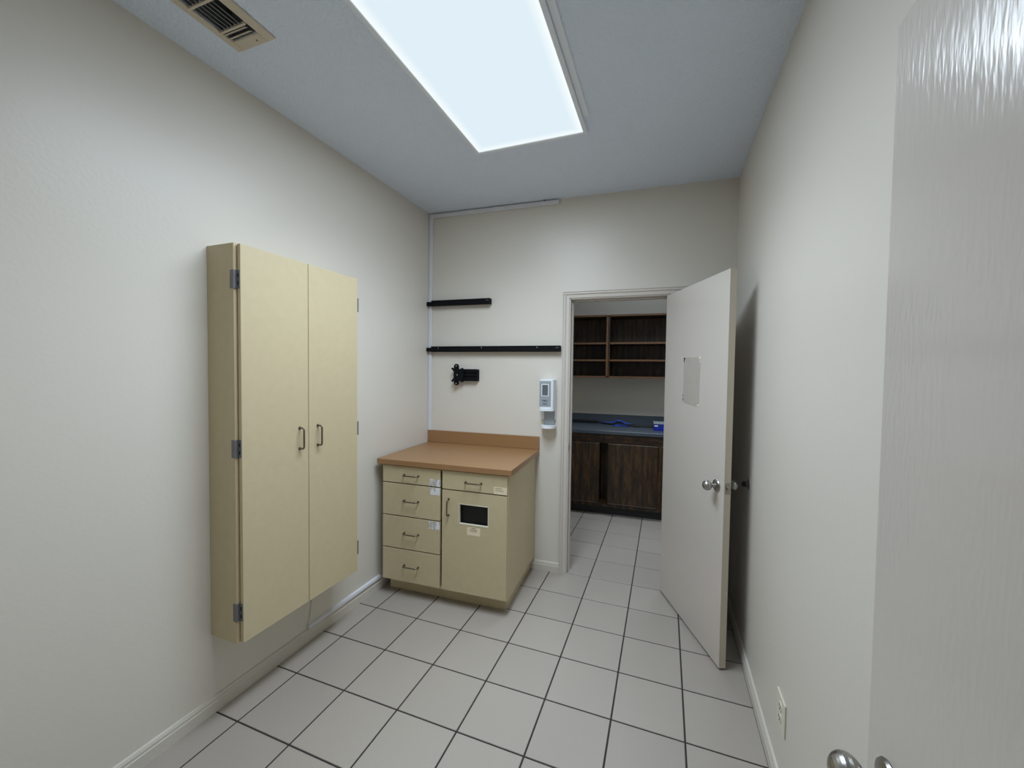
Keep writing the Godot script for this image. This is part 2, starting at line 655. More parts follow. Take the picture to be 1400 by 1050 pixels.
		for q in [Vector2(0.006, -0.12), Vector2(0.006, -0.134), Vector2(0.056, -0.139), Vector2(0.056, -0.12)]:
			cp.append(Vector2(e + d * q.x, q.y))
		prism(st, cp, 1, 0, top + 0.056)
		part("casing", st, M.trim, t)
	st = mb()
	var hp := PackedVector2Array()
	for q in [Vector2(0, 0.006), Vector2(0.008, 0.006), Vector2(0.0123, 0.011), Vector2(0.0133, 0.031), Vector2(0.0203, 0.035), Vector2(0.0213, 0.040), Vector2(0.0163, 0.043), Vector2(0.0163, 0.049), Vector2(0.0213, 0.052), Vector2(0.0193, 0.056), Vector2(0, 0.056)]:
		hp.append(Vector2(q.x, top + q.y))
	prism(st, hp, 0, u0 - 0.056, u1 + 0.056)
	part("head_casing", st, M.trim, t)
	st = mb()
	box(st, Vector3(u0, top, -0.125), Vector3(u1, top + 0.008, 0.004), 0.001)
	part("head_jamb", st, M.trim, t)
	st = mb()
	box(st, Vector3(u0, top - 0.011, -0.075), Vector3(u1, top, -0.04), 0.0015)
	part("door_stop_bead", st, M.trim, t)
	st = mb()
	box(st, Vector3(u0 + 0.0012, 0.918, -0.034), Vector3(u0, 0.978, -0.004), 0.0005)
	var sp := part("strike_plate", st, M.steel, t, "small metal strike plate")
	st = mb()
	box(st, Vector3(u0 + 0.0016, 0.934, -0.026), Vector3(u0 + 0.0008, 0.962, -0.012))
	part("latch_hole", st, M.slot, sp)

	# door frame of the entrance, behind the camera
	t = struct("trim_2", "pale painted frame of the entrance doorway", "door frame", Vector3(1.595, 0, 2.12))
	for s in [[1.205, -1.0], [1.985, 1.0]]:
		st = mb()
		box(st, Vector3(s[0], 0, 2.058), Vector3(s[0] + s[1] * 0.014, 2.05, 2.182), 0.001)
		part("jamb", st, M.trim, t)
	st = mb()
	box(st, Vector3(1.205, 2.037, 2.058), Vector3(1.985, 2.05, 2.182), 0.001)
	part("head_jamb", st, M.trim, t)


# knob set on a face at p, pointing along v
func knob(parent: Node3D, p: Vector3, v: Vector3) -> void:
	var st := mb()
	lathe(st, [Vector2(0, 0), Vector2(0.0315, 0), Vector2(0.0325, 0.003), Vector2(0.030, 0.007), Vector2(0.022, 0.010), Vector2(0.0135, 0.012), Vector2(0, 0.012)], p, v, 32)
	var ro := part("rosette", st, M.knob, parent)
	st = mb()
	var pr := [Vector2(0.0105, 0.010), Vector2(0.0098, 0.024), Vector2(0.012, 0.029)]
	for i in range(2, 15):
		var a := PI * i / 14.0
		pr.append(Vector2(0.0265 * sin(a), 0.0515 - 0.0225 * cos(a)))
	lathe(st, pr, p, v, 32)
	part("knob", st, M.knob, ro)


func door_far() -> void:
	# hinged on the right jamb, swung into the room past square
	var d := Vector3(0.389709, 0, 0.920938)
	var t := struct("door_1", "plain pale grey door standing open into the room, with a taped patch", "door", Vector3(1.6766, 0, -0.8819))
	t.basis = Basis(d, Vector3.UP, d.cross(Vector3.UP))
	org = Vector3.ZERO
	var L := 0.742
	var st := mb()
	box(st, Vector3(0, 0.012, -0.035), Vector3(L, 2.03, 0), 0.0012)
	part("slab", st, M.door, t)
	st = mb()
	box(st, Vector3(L - 0.0005, 0.013, -0.0345), Vector3(L + 0.0006, 2.029, -0.0006))
	var ed := part("edge_band", st, M.door_edge, t, "yellowed narrow edge of the door")
	st = mb()
	box(st, Vector3(L, 0.905, -0.030), Vector3(L + 0.0016, 0.962, -0.005), 0.0004)
	var lp := part("latch_plate", st, M.steel, ed, "small metal latch plate")
	lp.name = "latch_plate"
	st = mb()
	box(st, Vector3(L, 0.924, -0.024), Vector3(L + 0.009, 0.944, -0.012), 0.002)
	part("latch_bolt", st, M.steel, ed)
	knob(t, Vector3(0.676, 0.932, 0), Vector3(0, 0, 1))
	knob(t, Vector3(0.676, 0.932, -0.035), Vector3(0, 0, -1))
	# the bare patch where a sign was taped, with scraps at its corners
	st = mb()
	var pp := PackedVector2Array([Vector2(0.272, 1.332), Vector2(0.36, 1.324), Vector2(0.440, 1.320), Vector2(0.468, 1.322), Vector2(0.470, 1.45), Vector2(0.474, 1.598), Vector2(0.42, 1.605), Vector2(0.38, 1.600), Vector2(0.33, 1.606), Vector2(0.275, 1.603), Vector2(0.273, 1.47)])
	prism(st, pp, 2, 0, 0.0009)
	var pa := part("sign_patch", st, M.patch, t, "rectangular bare patch left by a removed sign")
	st = mb()
	for q in [[0.272, 1.578, 0.281, 1.604], [0.281, 1.594, 0.292, 1.602], [0.270, 1.342, 0.276, 1.358], [0.270, 1.366, 0.275, 1.378]]:
		box(st, Vector3(q[0], q[1], 0.0004), Vector3(q[2], q[3], 0.0016), 0.0003)
	part("chipped_spot", st, M.slot, pa, "dark chips at the patch corners")
	st = mb()
	for q in [[0.458, 1.588, 0.478, 1.607], [0.466, 1.572, 0.479, 1.583], [0.448, 1.322, 0.472, 1.333]]:
		box(st, Vector3(q[0], q[1], 0.0004), Vector3(q[2], q[3], 0.0018), 0.0005)
	part("tape_scrap", st, M.ivory, pa, "white tape scraps at the patch corners")
	# hinges on the far edge
	for y in [0.25, 1.02, 1.80]:
		st = mb()
		lathe(st, [Vector2(0, 0), Vector2(0.006, 0), Vector2(0.006, 0.09), Vector2(0, 0.09)], Vector3(-0.004, y, -0.039), Vector3.UP, 12)
		part("hinge", st, M.steel, t)


func door_near() -> void:
	var t := struct("door_2", "plain glossy pale grey entrance door opened along the outlet wall", "door", Vector3(1.990, 0, 2.03))
	var st := mb()
	box(st, Vector3(1.990, 0.012, 1.274), Vector3(2.025, 2.034, 2.03), 0.0012)
	part("slab", st, M.door, t)
	knob(t, Vector3(1.990, 0.925, 1.343), Vector3(-1, 0, 0))
	knob(t, Vector3(2.025, 0.925, 1.343), Vector3(1, 0, 0))
	st = mb()
	box(st, Vector3(1.995, 0.897, 1.2725), Vector3(2.020, 0.954, 1.2745), 0.0004)
	part("latch_plate", st, M.steel, t)
	for y in [0.25, 1.02, 1.80]:
		st = mb()
		lathe(st, [Vector2(0, 0), Vector2(0.006, 0), Vector2(0.006, 0.09), Vector2(0, 0.09)], Vector3(1.986, y, 2.036), Vector3.UP, 12)
		part("hinge", st, M.steel, t)


# ---------------------------------------------------------------- ceiling
func panel_light(t: Node3D, x0: float, x1: float, z0: float, z1: float, diff: Material, extra: bool) -> void:
	var st := mb()
	var b := 0.020
	var y0 := H - 0.016
	box(st, Vector3(x0 - b, y0, z0 - b), Vector3(x0, H, z1 + b), 0.002)
	box(st, Vector3(x1, y0, z0 - b), Vector3(x1 + b, H, z1 + b), 0.002)
	box(st, Vector3(x0, y0, z0 - b), Vector3(x1, H, z0), 0.002)
	box(st, Vector3(x0, y0, z1), Vector3(x1, H, z1 + b), 0.002)
	part("frame", st, M.light_frame, t)
	st = mb()
	box(st, Vector3(x0, H - 0.010, z0), Vector3(x1, H - 0.006, z1))
	var df := part("diffuser", st, M.light_frame, t, "glowing white diffuser panel")
	st = mb()
	var p := [Vector3(x0, H - 0.0102, z0) - org, Vector3(x1, H - 0.0102, z0) - org, Vector3(x1, H - 0.0102, z1) - org, Vector3(x0, H - 0.0102, z1) - org]
	var uv := [Vector2(0, 0), Vector2(1, 0), Vector2(1, 1), Vector2(0, 1)]
	for i in [0, 1, 2, 0, 2, 3]:
		st.set_normal(Vector3.DOWN)
		st.set_uv(uv[i])
		st.add_vertex(p[i])
	part("lit_face", st, diff, df)
	if extra:
		st = mb()
		box(st, Vector3(x1 + b + 0.001, H - 0.006, z0 + 0.12), Vector3(x1 + b + 0.030, H, z1 + b), 0.0015)
		part("trim_strip", st, M.light_frame, t)


func ceiling_things() -> void:
	var t := thing("ceiling_light", "large rectangular bright white light panel in the ceiling", "ceiling light", Vector3(0.946, H, 0.525))
	panel_light(t, 0.645, 1.247, -0.085, 1.135, M.diffuser, true)
	t = wthing("ceiling_light", "rectangular ceiling light panel in the dim back room", "ceiling light", Vector3(1.75, H, -0.85))
	panel_light(t, 1.15, 2.35, -1.15, -0.55, M.diffuser_dim, false)

	# supply air vent
	t = thing("ceiling_vent", "beige metal air vent with thin slats in the ceiling", "air vent", Vector3(0.152, H, 1.12))
	var x0 := 0.052
	var x1 := 0.252
	var z0 := 0.895
	var z1 := 1.345
	var ix0 := 0.082
	var ix1 := 0.212
	var st := mb()
	var y0 := H - 0.007
	# sloped outer rim, open middle
	var rim := [[x0, ix0, z0, z1], [ix1, x1, z0, z1]]
	for r in rim: box(st, Vector3(r[0], y0, r[2]), Vector3(r[1], H, r[3]), 0.003)
	box(st, Vector3(ix0, y0, z0), Vector3(ix1, H, 0.940), 0.003)
	box(st, Vector3(ix0, y0, 1.300), Vector3(ix1, H, z1), 0.003)
	part("frame", st, M.beige_metal, t)
	st = mb()
	var dt := H + 0.5
	box(st, Vector3(ix0 + 0.001, H, 0.941), Vector3(ix0 + 0.003, dt, 1.299))
	box(st, Vector3(ix1 - 0.003, H, 0.941), Vector3(ix1 - 0.001, dt, 1.299))
	box(st, Vector3(ix0 + 0.003, H, 0.941), Vector3(ix1 - 0.003, dt, 0.943))
	box(st, Vector3(ix0 + 0.003, H, 1.297), Vector3(ix1 - 0.003, dt, 1.299))
	box(st, Vector3(ix0 + 0.001, dt, 0.941), Vector3(ix1 - 0.001, dt + 0.002, 1.299))
	part("duct", st, M.duct, t, "sheet metal duct behind the slats")
	for z in [0.948, 0.966]:
		st = mb()
		prism(st, PackedVector2Array([Vector2(z, H - 0.002), Vector2(z + 0.002, H - 0.002), Vector2(z + 0.014, H - 0.0105), Vector2(z + 0.012, H - 0.0115)]), 0, ix0, ix1 - 0.014)
		part("end_slat", st, M.beige_metal, t)
	for z in [0.984, 1.092, 1.200]:
		st = mb()
		box(st, Vector3(ix0, H - 0.012, z), Vector3(ix1, H - 0.002, z + 0.009), 0.001)
		part("crossbar", st, M.beige_metal, t)
	for b in [[0.993, 1.092], [1.101, 1.200], [1.209, 1.30]]:
		for k in 6:
			var x := ix0 + 0.013 + k * 0.0185
			st = mb()
			prism(st, PackedVector2Array([Vector2(x, H - 0.002), Vector2(x + 0.0016, H - 0.002), Vector2(x + 0.0075, H - 0.0115), Vector2(x + 0.0059, H - 0.0115)]), 2, b[0], b[1])
			part("slat", st, M.screw, t)
	st = mb()
	lathe(st, [Vector2(0, 0.0022), Vector2(0.003, 0.0018), Vector2(0.0042, 0)].slice(0), Vector3(0.178, y0, 0.917), Vector3.DOWN, 12)
	part("screw", st, M.hinge, t)


# ---------------------------------------------------------------- tall hanging cabinet on the left wall
func wall_cabinet() -> void:
	var t := thing("wall_cabinet", "tall shallow almond two-door cabinet hung on the left wall", "cabinet", Vector3(XL, 0.345, 0.56))
	var st := mb()
	box(st, Vector3(XL, 0.347, 0.212), Vector3(0.018, 2.020, 0.905), 0.0012)
	var body := part("body", st, M.almond_body, t)
	st = mb()
	box(st, Vector3(0.0178, 0.349, 0.888), Vector3(0.0186, 2.018, 0.9035))
	part("front_edge", st, M.raw_edge, body, "tan front edge of the cabinet side")
	var spans := [[0.5575, 0.893, 0.609], [0.220, 0.5545, 0.501]]
	for i in 2:
		var s: Array = spans[i]
		st = mb()
		box(st, Vector3(0.024, 0.350, s[0]), Vector3(0.042, 2.017, s[1]), 0.0012)
		var d := part("door", st, M.almond, t)
		st = mb()
		var hz: float = s[2]
		pull(st, Vector3(0.042, 1.125, hz), Vector3(0.042, 1.224, hz), Vector3(0.028, 0, 0), 0.0045)
		part("handle", st, M.pull, d, "metal wire pull")
		var ez: float = s[1] if i == 0 else s[0]
		var o := 1.0 if i == 0 else -1.0
		var side: float = 0.905 if i == 0 else 0.212
		for y in [1.872, 1.172, 0.480]:
			st = mb()
			var hy := 0.038
			box(st, Vector3(-0.001, y - hy, side), Vector3(0.018, y + hy, side + o * 0.0022), 0.0008)
			box(st, Vector3(0.0215, y - hy, ez), Vector3(0.041, y + hy, ez + o * 0.0022), 0.0008)
			for q in [-1.0, 0.0, 1.0]:
				lathe(st, [Vector2(0, 0), Vector2(0.0058, 0), Vector2(0.0058, 0.0245), Vector2(0, 0.0245)], Vector3(0.0185, y + q * 0.0255 - 0.0122, side - o * 0.0005), Vector3.UP, 12)
			box(st, Vector3(0.0165, y - hy, minf(ez, side)), Vector3(0.0225, y + hy, maxf(ez, side) + 0.001), 0.0005)
			if i == 1:
				lathe(st, [Vector2(0, 0), Vector2(0.0085, 0), Vector2(0.0085, 0.076), Vector2(0, 0.076)], Vector3(0.033, y - hy, ez - 0.008), Vector3.UP, 14)
			var hg := part("hinge", st, M.hinge, d, "grey metal hinge")
			st = mb()
			for q in [0.016, -0.016]:
				box(st, Vector3(0.028, y + q - 0.008, ez + o * 0.002), Vector3(0.035, y + q + 0.008, ez + o * 0.0028))
			part("screw_slot", st, M.slot, hg)
	# thin cable dropping to the raceway on the baseboard
	org = Vector3(XL, 0.1, 0.39)
	st = mb()
	tube(st, curve([Vector3(XL + 0.006, 0.347, 0.372), Vector3(XL + 0.007, 0.22, 0.376), Vector3(XL + 0.007, 0.15, 0.385), Vector3(XL + 0.008, 0.098, 0.398)]), 0.0028, 8)
	single("cable", st, M.ivory, "thin pale cable dropping below the hanging cabinet to the baseboard", "cable", org, 0.0, "")
	var rw := thing("cable_raceway", "white cable raceway lying on top of the left baseboard", "raceway", Vector3(XL, 0.072, 0.1))
	st = mb()
	var rp := PackedVector2Array()
	for q in [Vector2(0, 0.0725), Vector2(0.017, 0.0725), Vector2(0.017, 0.080), Vector2(0.014, 0.090), Vector2(0.004, 0.0935), Vector2(0, 0.0935)]:
		rp.append(Vector2(XL + q.x, q.y))
	prism(st, rp, 2, -0.20, 0.398)
	part("cover", st, M.raceway, rw)
	st = mb()
	box(st, Vector3(XL, 0.071, 0.394), Vector3(XL + 0.019, 0.095, 0.402), 0.001)
	part("end_cap", st, M.raceway, rw)


# ---------------------------------------------------------------- base cabinet and counter
func base_cabinet() -> void:
	var t := wthing("base_cabinet", "almond base cabinet with five drawers and a door with a black opening", "cabinet", Vector3(0.476, 0, 0.34))
	var st := mb()
	var f := 0.6575          # carcass front
	box(st, Vector3(0.033, 0.100, 0.016), Vector3(0.049, 0.880, f), 0.0008)
	box(st, Vector3(0.902, 0.100, 0.016), Vector3(0.918, 0.880, f), 0.0008)
	box(st, Vector3(0.465, 0.101, 0.02), Vector3(0.481, 0.879, f - 0.09))
	box(st, Vector3(0.049, 0.100, 0.016), Vector3(0.902, 0.116, f - 0.0005))
	box(st, Vector3(0.049, 0.864, 0.016), Vector3(0.902, 0.880, f - 0.0005))
	box(st, Vector3(0.049, 0.116, 0.016), Vector3(0.902, 0.864, 0.022))
	part("carcass", st, M.almond_body, t)
	st = mb()
	for y in [0.762, 0.544, 0.326]: box(st, Vector3(0.049, y - 0.009, 0.03), Vector3(0.465, y + 0.009, f - 0.09))
	box(st, Vector3(0.481, 0.747, 0.03), Vector3(0.902, 0.765, f - 0.09))
	part("rail", st, M.almond_body, t)
	st = mb()
	box(st, Vector3(0.036, 0, 0.02), Vector3(0.888, 0.0995, 0.583), 0.001)
	box(st, Vector3(0.47, 0, 0.583), Vector3(0.888, 0.045, 0.5836))
	part("toe_kick", st, M.almond_body, t)

	var g := 0.0036
	var drawers := [[0.035, 0.468, 0.762, 0.879, 0.821, 0.256], [0.035, 0.468, 0.544, 0.762, 0.652, 0.256], [0.035, 0.468, 0.326, 0.544, 0.436, 0.257], [0.035, 0.468, 0.106, 0.326, 0.220, 0.258], [0.476, 0.918, 0.756, 0.879, 0.815, 0.694]]
	for i in drawers.size():
		var q: Array = drawers[i]
		st = mb()
		box(st, Vector3(q[0] + g, q[2] + g, f + 0.001), Vector3(q[1] - g, q[3] - g, 0.675), 0.001)
		var d := part("drawer", st, M.almond, t)
		st = mb()
		pull(st, Vector3(q[5] - 0.052, q[4], 0.675), Vector3(q[5] + 0.052, q[4], 0.675), Vector3(0, 0, 0.028))
		part("handle", st, M.pull, d, "metal wire pull")
		st = mb()
		if i == 0:
			torn(st, 0.388, 0.7645, 0.465, 0.814, 3)
			part("tape_scrap", st, M.torn, d, "torn white tape scrap")
		elif i == 1:
			torn(st, 0.388, 0.708, 0.465, 0.7595, 5)
			part("tape_scrap", st, M.torn, d, "torn white tape scrap")
		elif i == 2:
			torn(st, 0.384, 0.486, 0.4655, 0.541, 8)
			part("tape_scrap", st, M.torn, d, "torn white tape scrap")
		elif i == 4:
			box(st, Vector3(0.828, 0.760, 0.675), Vector3(0.914, 0.806, 0.6756))
			var lb := part("paper_label", st, M.raw_edge, d, "small tan paper label")
			st = mb()
			card(st, 0.828, 0.760, 0.914, 0.806, 0.6758)
			part("print", st, M.label_tan, lb)
	# cupboard door with a framed opening
	st = mb()
	var a := Vector3(0.476 + g, 0.106 + g, f + 0.001)
	var b := Vector3(0.918 - g, 0.756 - g, 0.675)
	var w0 := Vector2(0.596, 0.546)
	var w1 := Vector2(0.796, 0.676)
	box(st, a, Vector3(w0.x, b.y, b.z))
	box(st, Vector3(w1.x, a.y, a.z), b)
	box(st, Vector3(w0.x, a.y, a.z), Vector3(w1.x, w0.y, b.z))
	box(st, Vector3(w0.x, w1.y, a.z), Vector3(w1.x, b.y, b.z))
	var dr := part("door", st, M.almond, t)
	st = mb()
	pull(st, Vector3(0.526, 0.594, 0.675), Vector3(0.526, 0.696, 0.675), Vector3(0, 0, 0.028))
	part("handle", st, M.pull, dr, "metal wire pull")
	st = mb()
	var e := 0.0045
	box(st, Vector3(w0.x - 0.001, w0.y - 0.001, f), Vector3(w0.x + e, w1.y + 0.001, 0.6762), 0.0004)
	box(st, Vector3(w1.x - e, w0.y - 0.001, f), Vector3(w1.x + 0.001, w1.y + 0.001, 0.6762), 0.0004)
	box(st, Vector3(w0.x, w0.y - 0.001, f), Vector3(w1.x, w0.y + e, 0.6762), 0.0004)
	box(st, Vector3(w0.x, w1.y - e, f), Vector3(w1.x, w1.y + 0.001, 0.6762), 0.0004)
	part("opening_frame", st, M.rim, dr, "thin pale rim of the opening")
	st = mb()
	box(st, Vector3(w0.x - 0.02, w0.y - 0.02, f - 0.022), Vector3(w1.x + 0.02, w1.y + 0.02, f - 0.018))  # added black sheet in place of the shaded hollow behind the door
	part("shade_sheet", st, M.shade_sheet, dr, "black sheet painted as the shade inside the opening")
	st = mb()
	box(st, Vector3(0.654, 0.484, 0.675), Vector3(0.742, 0.535, 0.6756))
	var lb2 := part("paper_label", st, M.raw_edge, dr, "small pinkish paper label")
	st = mb()
	card(st, 0.654, 0.484, 0.742, 0.535, 0.6758)
	part("print", st, M.label_pink, lb2)

	t = wthing("countertop", "brown laminate countertop with backsplash in the corner", "countertop", Vector3(0.4725, 0.8805, 0.34))
	st = mb()
	box(st, Vector3(0.001, 0.881, 0.001), Vector3(0.945, 0.919, 0.69), 0.003)
	part("slab", st, M.counter, t)
	st = mb()
	box(st, Vector3(0.001, 0.9192, 0.001), Vector3(0.945, 1.017, 0.020), 0.002)
	part("backsplash", st, M.counter, t)


func torn(st: SurfaceTool, u0: float, y0: float, u1: float, y1: float, sd: int) -> void:
	var r := RandomNumberGenerator.new()
	r.seed = sd
	var p := PackedVector2Array()
	for i in 6: p.append(Vector2(lerpf(u0, u1, i / 6.0), y0 + r.randf_range(0, 0.004)))
	for i in 4: p.append(Vector2(u1 - r.randf_range(0, 0.002), lerpf(y0, y1, i / 4.0)))
	for i in 6: p.append(Vector2(lerpf(u1, u0, i / 6.0), y1 - r.randf_range(0, 0.005)))
	for i in 4: p.append(Vector2(u0 + r.randf_range(0, 0.008), lerpf(y1, y0, i / 4.0)))
	prism(st, p, 2, 0.675, 0.6758)


# ---------------------------------------------------------------- things on the far wall
func far_wall_things() -> void:
	var st: SurfaceTool
	# black rails
	for q in [[2.024, 2.068, 0.544, "short black metal wall rail, the upper of the two above the counter", []], [1.656, 1.700, 1.096, "long black metal wall rail reaching from the corner to the door frame", [0.105, 0.48, 0.925]]]:
		var t := wthing("wall_rail", q[3], "wall rail", Vector3(q[2] / 2, q[0], 0))
		var y0: float = q[0]
		var y1: float = q[1]
		var ue: float = q[2]
		st = mb()
		# channel: back web, top and bottom flanges, front lip
		prism(st, PackedVector2Array([Vector2(0.0195, y0), Vector2(0.046, y0), Vector2(0.048, y0 + 0.004), Vector2(0.048, y0 + 0.020), Vector2(0.043, y0 + 0.022), Vector2(0.043, y1 - 0.006), Vector2(0.046, y1), Vector2(0.0195, y1)]), 0, 0.040, ue)
		part("channel", st, M.black, t)
		st = mb()
		box(st, Vector3(0.036, y0 + 0.003, 0.001), Vector3(ue - 0.01, y1 - 0.003, 0.0195))
		part("wall_plate", st, M.black, t)
		st = mb()
		box(st, Vector3(0.0015, y0 + 0.002, 0.022), Vector3(0.040, y1 - 0.010, 0.050), 0.002)
		part("corner_bracket", st, M.black, t)
		st = mb()
		box(st, Vector3(ue, y0, 0.004), Vector3(ue + 0.0025, y1, 0.047), 0.001)
		var cap := part("end_cap", st, M.black, t)
		st = mb()
		box(st, Vector3(ue - 0.032, y0 + 0.023, 0.0432), Vector3(ue - 0.006, y1 - 0.008, 0.0445), 0.0005)
		part("end_clip", st, M.black_cap, cap)
		for u in q[4]:
			st = mb()
			lathe(st, [Vector2(0.0042, 0), Vector2(0.0036, 0.0018), Vector2(0, 0.0025)], Vector3(u, y1 - 0.012, 0.043), Vector3(0, 0, 1), 12)
			part("screw", st, M.screw, t, "small bright screw head")

	# white raceway up the corner and along the ceiling
	var rw := wthing("cable_raceway", "white cable raceway up the wall corner and along the ceiling", "raceway", Vector3(0.016, 1.017, 0))
	st = mb()
	prism(st, PackedVector2Array([Vector2(0.001, 0.001), Vector2(0.001, 0.015), Vector2(0.004, 0.018), Vector2(0.027, 0.018), Vector2(0.030, 0.015), Vector2(0.030, 0.001)]), 1, 1.0175, 2.733)
	part("upright", st, M.raceway, rw)
	st = mb()
	prism(st, PackedVector2Array([Vector2(0.001, 2.736), Vector2(0.015, 2.736), Vector2(0.018, 2.739), Vector2(0.018, 2.762), Vector2(0.015, 2.766), Vector2(0.001, 2.766)]), 0, 0.001, 1.063)
	part("run", st, M.raceway, rw)
	st = mb()
	box(st, Vector3(0.001, 2.731, 0.001), Vector3(0.034, 2.768, 0.020), 0.002)
	part("elbow", st, M.raceway, rw)
	st = mb()
	box(st, Vector3(1.061, 2.7345, 0.001), Vector3(1.067, 2.7675, 0.0195), 0.002)
	part("end_cap", st, M.raceway, rw)
	st = mb()
	lathe(st, ball(0.0055, 0.0, 0.8, 8), Vector3(0.958, 2.7665, 0.014), Vector3.UP, 12)
	part("screw", st, M.slot, rw, "dark screw head on top of the run")

	# folded monitor mount
	var t := wthing("monitor_mount", "folded black monitor mount on the wall above the counter", "wall mount", Vector3(0.34, 1.39, 0))
	var yc := 1.473
	st = mb()
	box(st, Vector3(0.37, yc - 0.045, 0.0005), Vector3(0.448, yc + 0.045, 0.012), 0.002)
	part("wall_plate", st, M.black, t)
	for q in [[-0.047, -0.0165], [-0.0135, 0.0135], [0.0165, 0.047]]:
		st = mb()
		box(st, Vector3(0.296, yc + q[0], 0.012), Vector3(0.446, yc + q[1], 0.042), 0.006)
		part("arm", st, M.black, t)
	st = mb()
	box(st, Vector3(0.300, yc - 0.040, 0.012), Vector3(0.440, yc + 0.040, 0.030))
	part("arm_core", st, M.black_cap, t)
	st = mb()
	var lob := PackedVector2Array()
	for i in 13:
		var an := PI * i / 12.0
		lob.append(Vector2(0.270 + 0.021 * cos(an), 1.540 + 0.021 * sin(an)))
	for i in 13:
		var an := PI + PI * i / 12.0
		lob.append(Vector2(0.270 + 0.021 * cos(an), 1.411 + 0.021 * sin(an)))
	prism(st, lob, 2, 0.042, 0.050)
	part("tilt_plate", st, M.black, t)
	st = mb()
	# four-armed screen plate with a waisted outline
	var vp := PackedVector2Array([Vector2(0.234, 1.524), Vector2(0.240, 1.528), Vector2(0.262, 1.522), Vector2(0.304, 1.520), Vector2(0.318, 1.528), Vector2(0.332, 1.526), Vector2(0.334, 1.514), Vector2(0.334, 1.498), Vector2(0.334, 1.452), Vector2(0.332, 1.434), Vector2(0.330, 1.422), Vector2(0.318, 1.418), Vector2(0.304, 1.426), Vector2(0.262, 1.426), Vector2(0.242, 1.420), Vector2(0.234, 1.424), Vector2(0.236, 1.432), Vector2(0.250, 1.452), Vector2(0.250, 1.496)])
	prism(st, vp, 2, 0.050, 0.056)
	var plate := part("screen_plate", st, M.black, t)
	for q in [[0.238, 1.522], [0.324, 1.520], [0.238, 1.426], [0.324, 1.424]]:
		st = mb()
		lathe(st, [Vector2(0, 0), Vector2(0.0085, 0), Vector2(0.0085, 0.008), Vector2(0.006, 0.010), Vector2(0, 0.010)], Vector3(q[0], q[1], 0.048), Vector3(0, 0, 1), 14)
		part("corner_boss", st, M.black, plate)
	for q in [[0.270, 1.545, 0.050], [0.270, 1.405, 0.050], [0.281, 1.473, 0.056]]:
		st = mb()
		lathe(st, [Vector2(0, 0), Vector2(0.006, 0), Vector2(0.005, 0.003), Vector2(0, 0.0035)], Vector3(q[0], q[1], q[2]), Vector3(0, 0, 1), 14)
		part("bolt", st, M.screw, plate, "bright bolt head")

	# hand sanitizer dispenser
	t = wthing("soap_dispenser", "white and grey hand sanitizer dispenser with drip tray beside the door frame", "dispenser", Vector3(1.012, 1.09, 0))
	st = mb()
	prism(st, PackedVector2Array([Vector2(0.957, 0.014), Vector2(0.957, 0.085), Vector2(0.962, 0.096), Vector2(0.972, 0.100), Vector2(1.050, 0.100), Vector2(1.060, 0.096), Vector2(1.066, 0.084), Vector2(1.066, 0.014)]), 1, 1.240, 1.449)
	part("cover", st, M.plastic, t)
	st = mb()
	box(st, Vector3(0.955, 1.15, 0.0005), Vector3(1.068, 1.452, 0.015), 0.003)
	part("back_plate", st, M.plastic, t)
	st = mb()
	box(st, Vector3(0.963, 1.253, 0.0995), Vector3(1.048, 1.440, 0.1015), 0.001)
	var fp := part("front_panel", st, M.panel_grey, t, "grey front panel")
	st = mb()
	box(st, Vector3(0.978, 1.330, 0.101), Vector3(1.031, 1.418, 0.103), 0.001)
	part("window_rim", st, M.shelf_white, fp)
	st = mb()
	box(st, Vector3(0.983, 1.335, 0.1025), Vector3(1.026, 1.413, 0.1036), 0.0004)
	part("window", st, M.window_grey, fp, "dark refill window")
	st = mb()
	for q in [[0.988, 1.276, 1.020], [0.984, 1.268, 1.024]]:
		box(st, Vector3(q[0], q[1], 0.1014), Vector3(q[2], q[1] + 0.003, 0.102))
	part("fine_print", st, M.ink, fp)
	var tm := TextMesh.new()
	var sf := SystemFont.new()
	sf.font_names = PackedStringArray(["Droid Sans"])
	sf.font_weight = 700
	sf.font_italic = true
	tm.font = sf
	tm.text = "PURELL"
	tm.font_size = 32
	tm.pixel_size = 0.00036
	tm.depth = 0.0008
	tm.material = M.ink
	var lt := MeshInstance3D.new()
	lt.name = "lettering"
	lt.mesh = tm
	lt.position = Vector3(1.005, 1.297, 0.1020) - org
	lt.scale = Vector3(1.0, 1.5, 1.0)
	fp.add_child(lt)
	lt.set_meta("label", "blue brand lettering")
	st = mb()
	var nose := PackedVector2Array()
	for i in 13:
		var an := PI * i / 12.0
		nose.append(Vector2(1.0115 - 0.0545 * cos(an), 0.085 + 0.022 * sin(an)))
	nose.append(Vector2(1.066, 0.014))
	nose.append(Vector2(0.957, 0.014))
	prism(st, nose, 1, 1.222, 1.2405)
	part("sensor_lip", st, M.plastic, t)
	st = mb()
	box(st, Vector3(0.980, 1.112, 0.0005), Vector3(1.060, 1.224, 0.022), 0.003)
	part("splash_guard", st, M.panel_grey, t)
	st = mb()
	var tray := PackedVector2Array()
	for i in 17:
		var an := PI * i / 16.0
		tray.append(Vector2(1.018 - 0.056 * cos(an), 0.040 + 0.068 * sin(an)))
	tray.append(Vector2(1.068, 0.001))
	tray.append(Vector2(0.970, 0.001))
	prism(st, tray, 1, 1.094, 1.112)
	part("drip_tray", st, M.shelf_white, t)


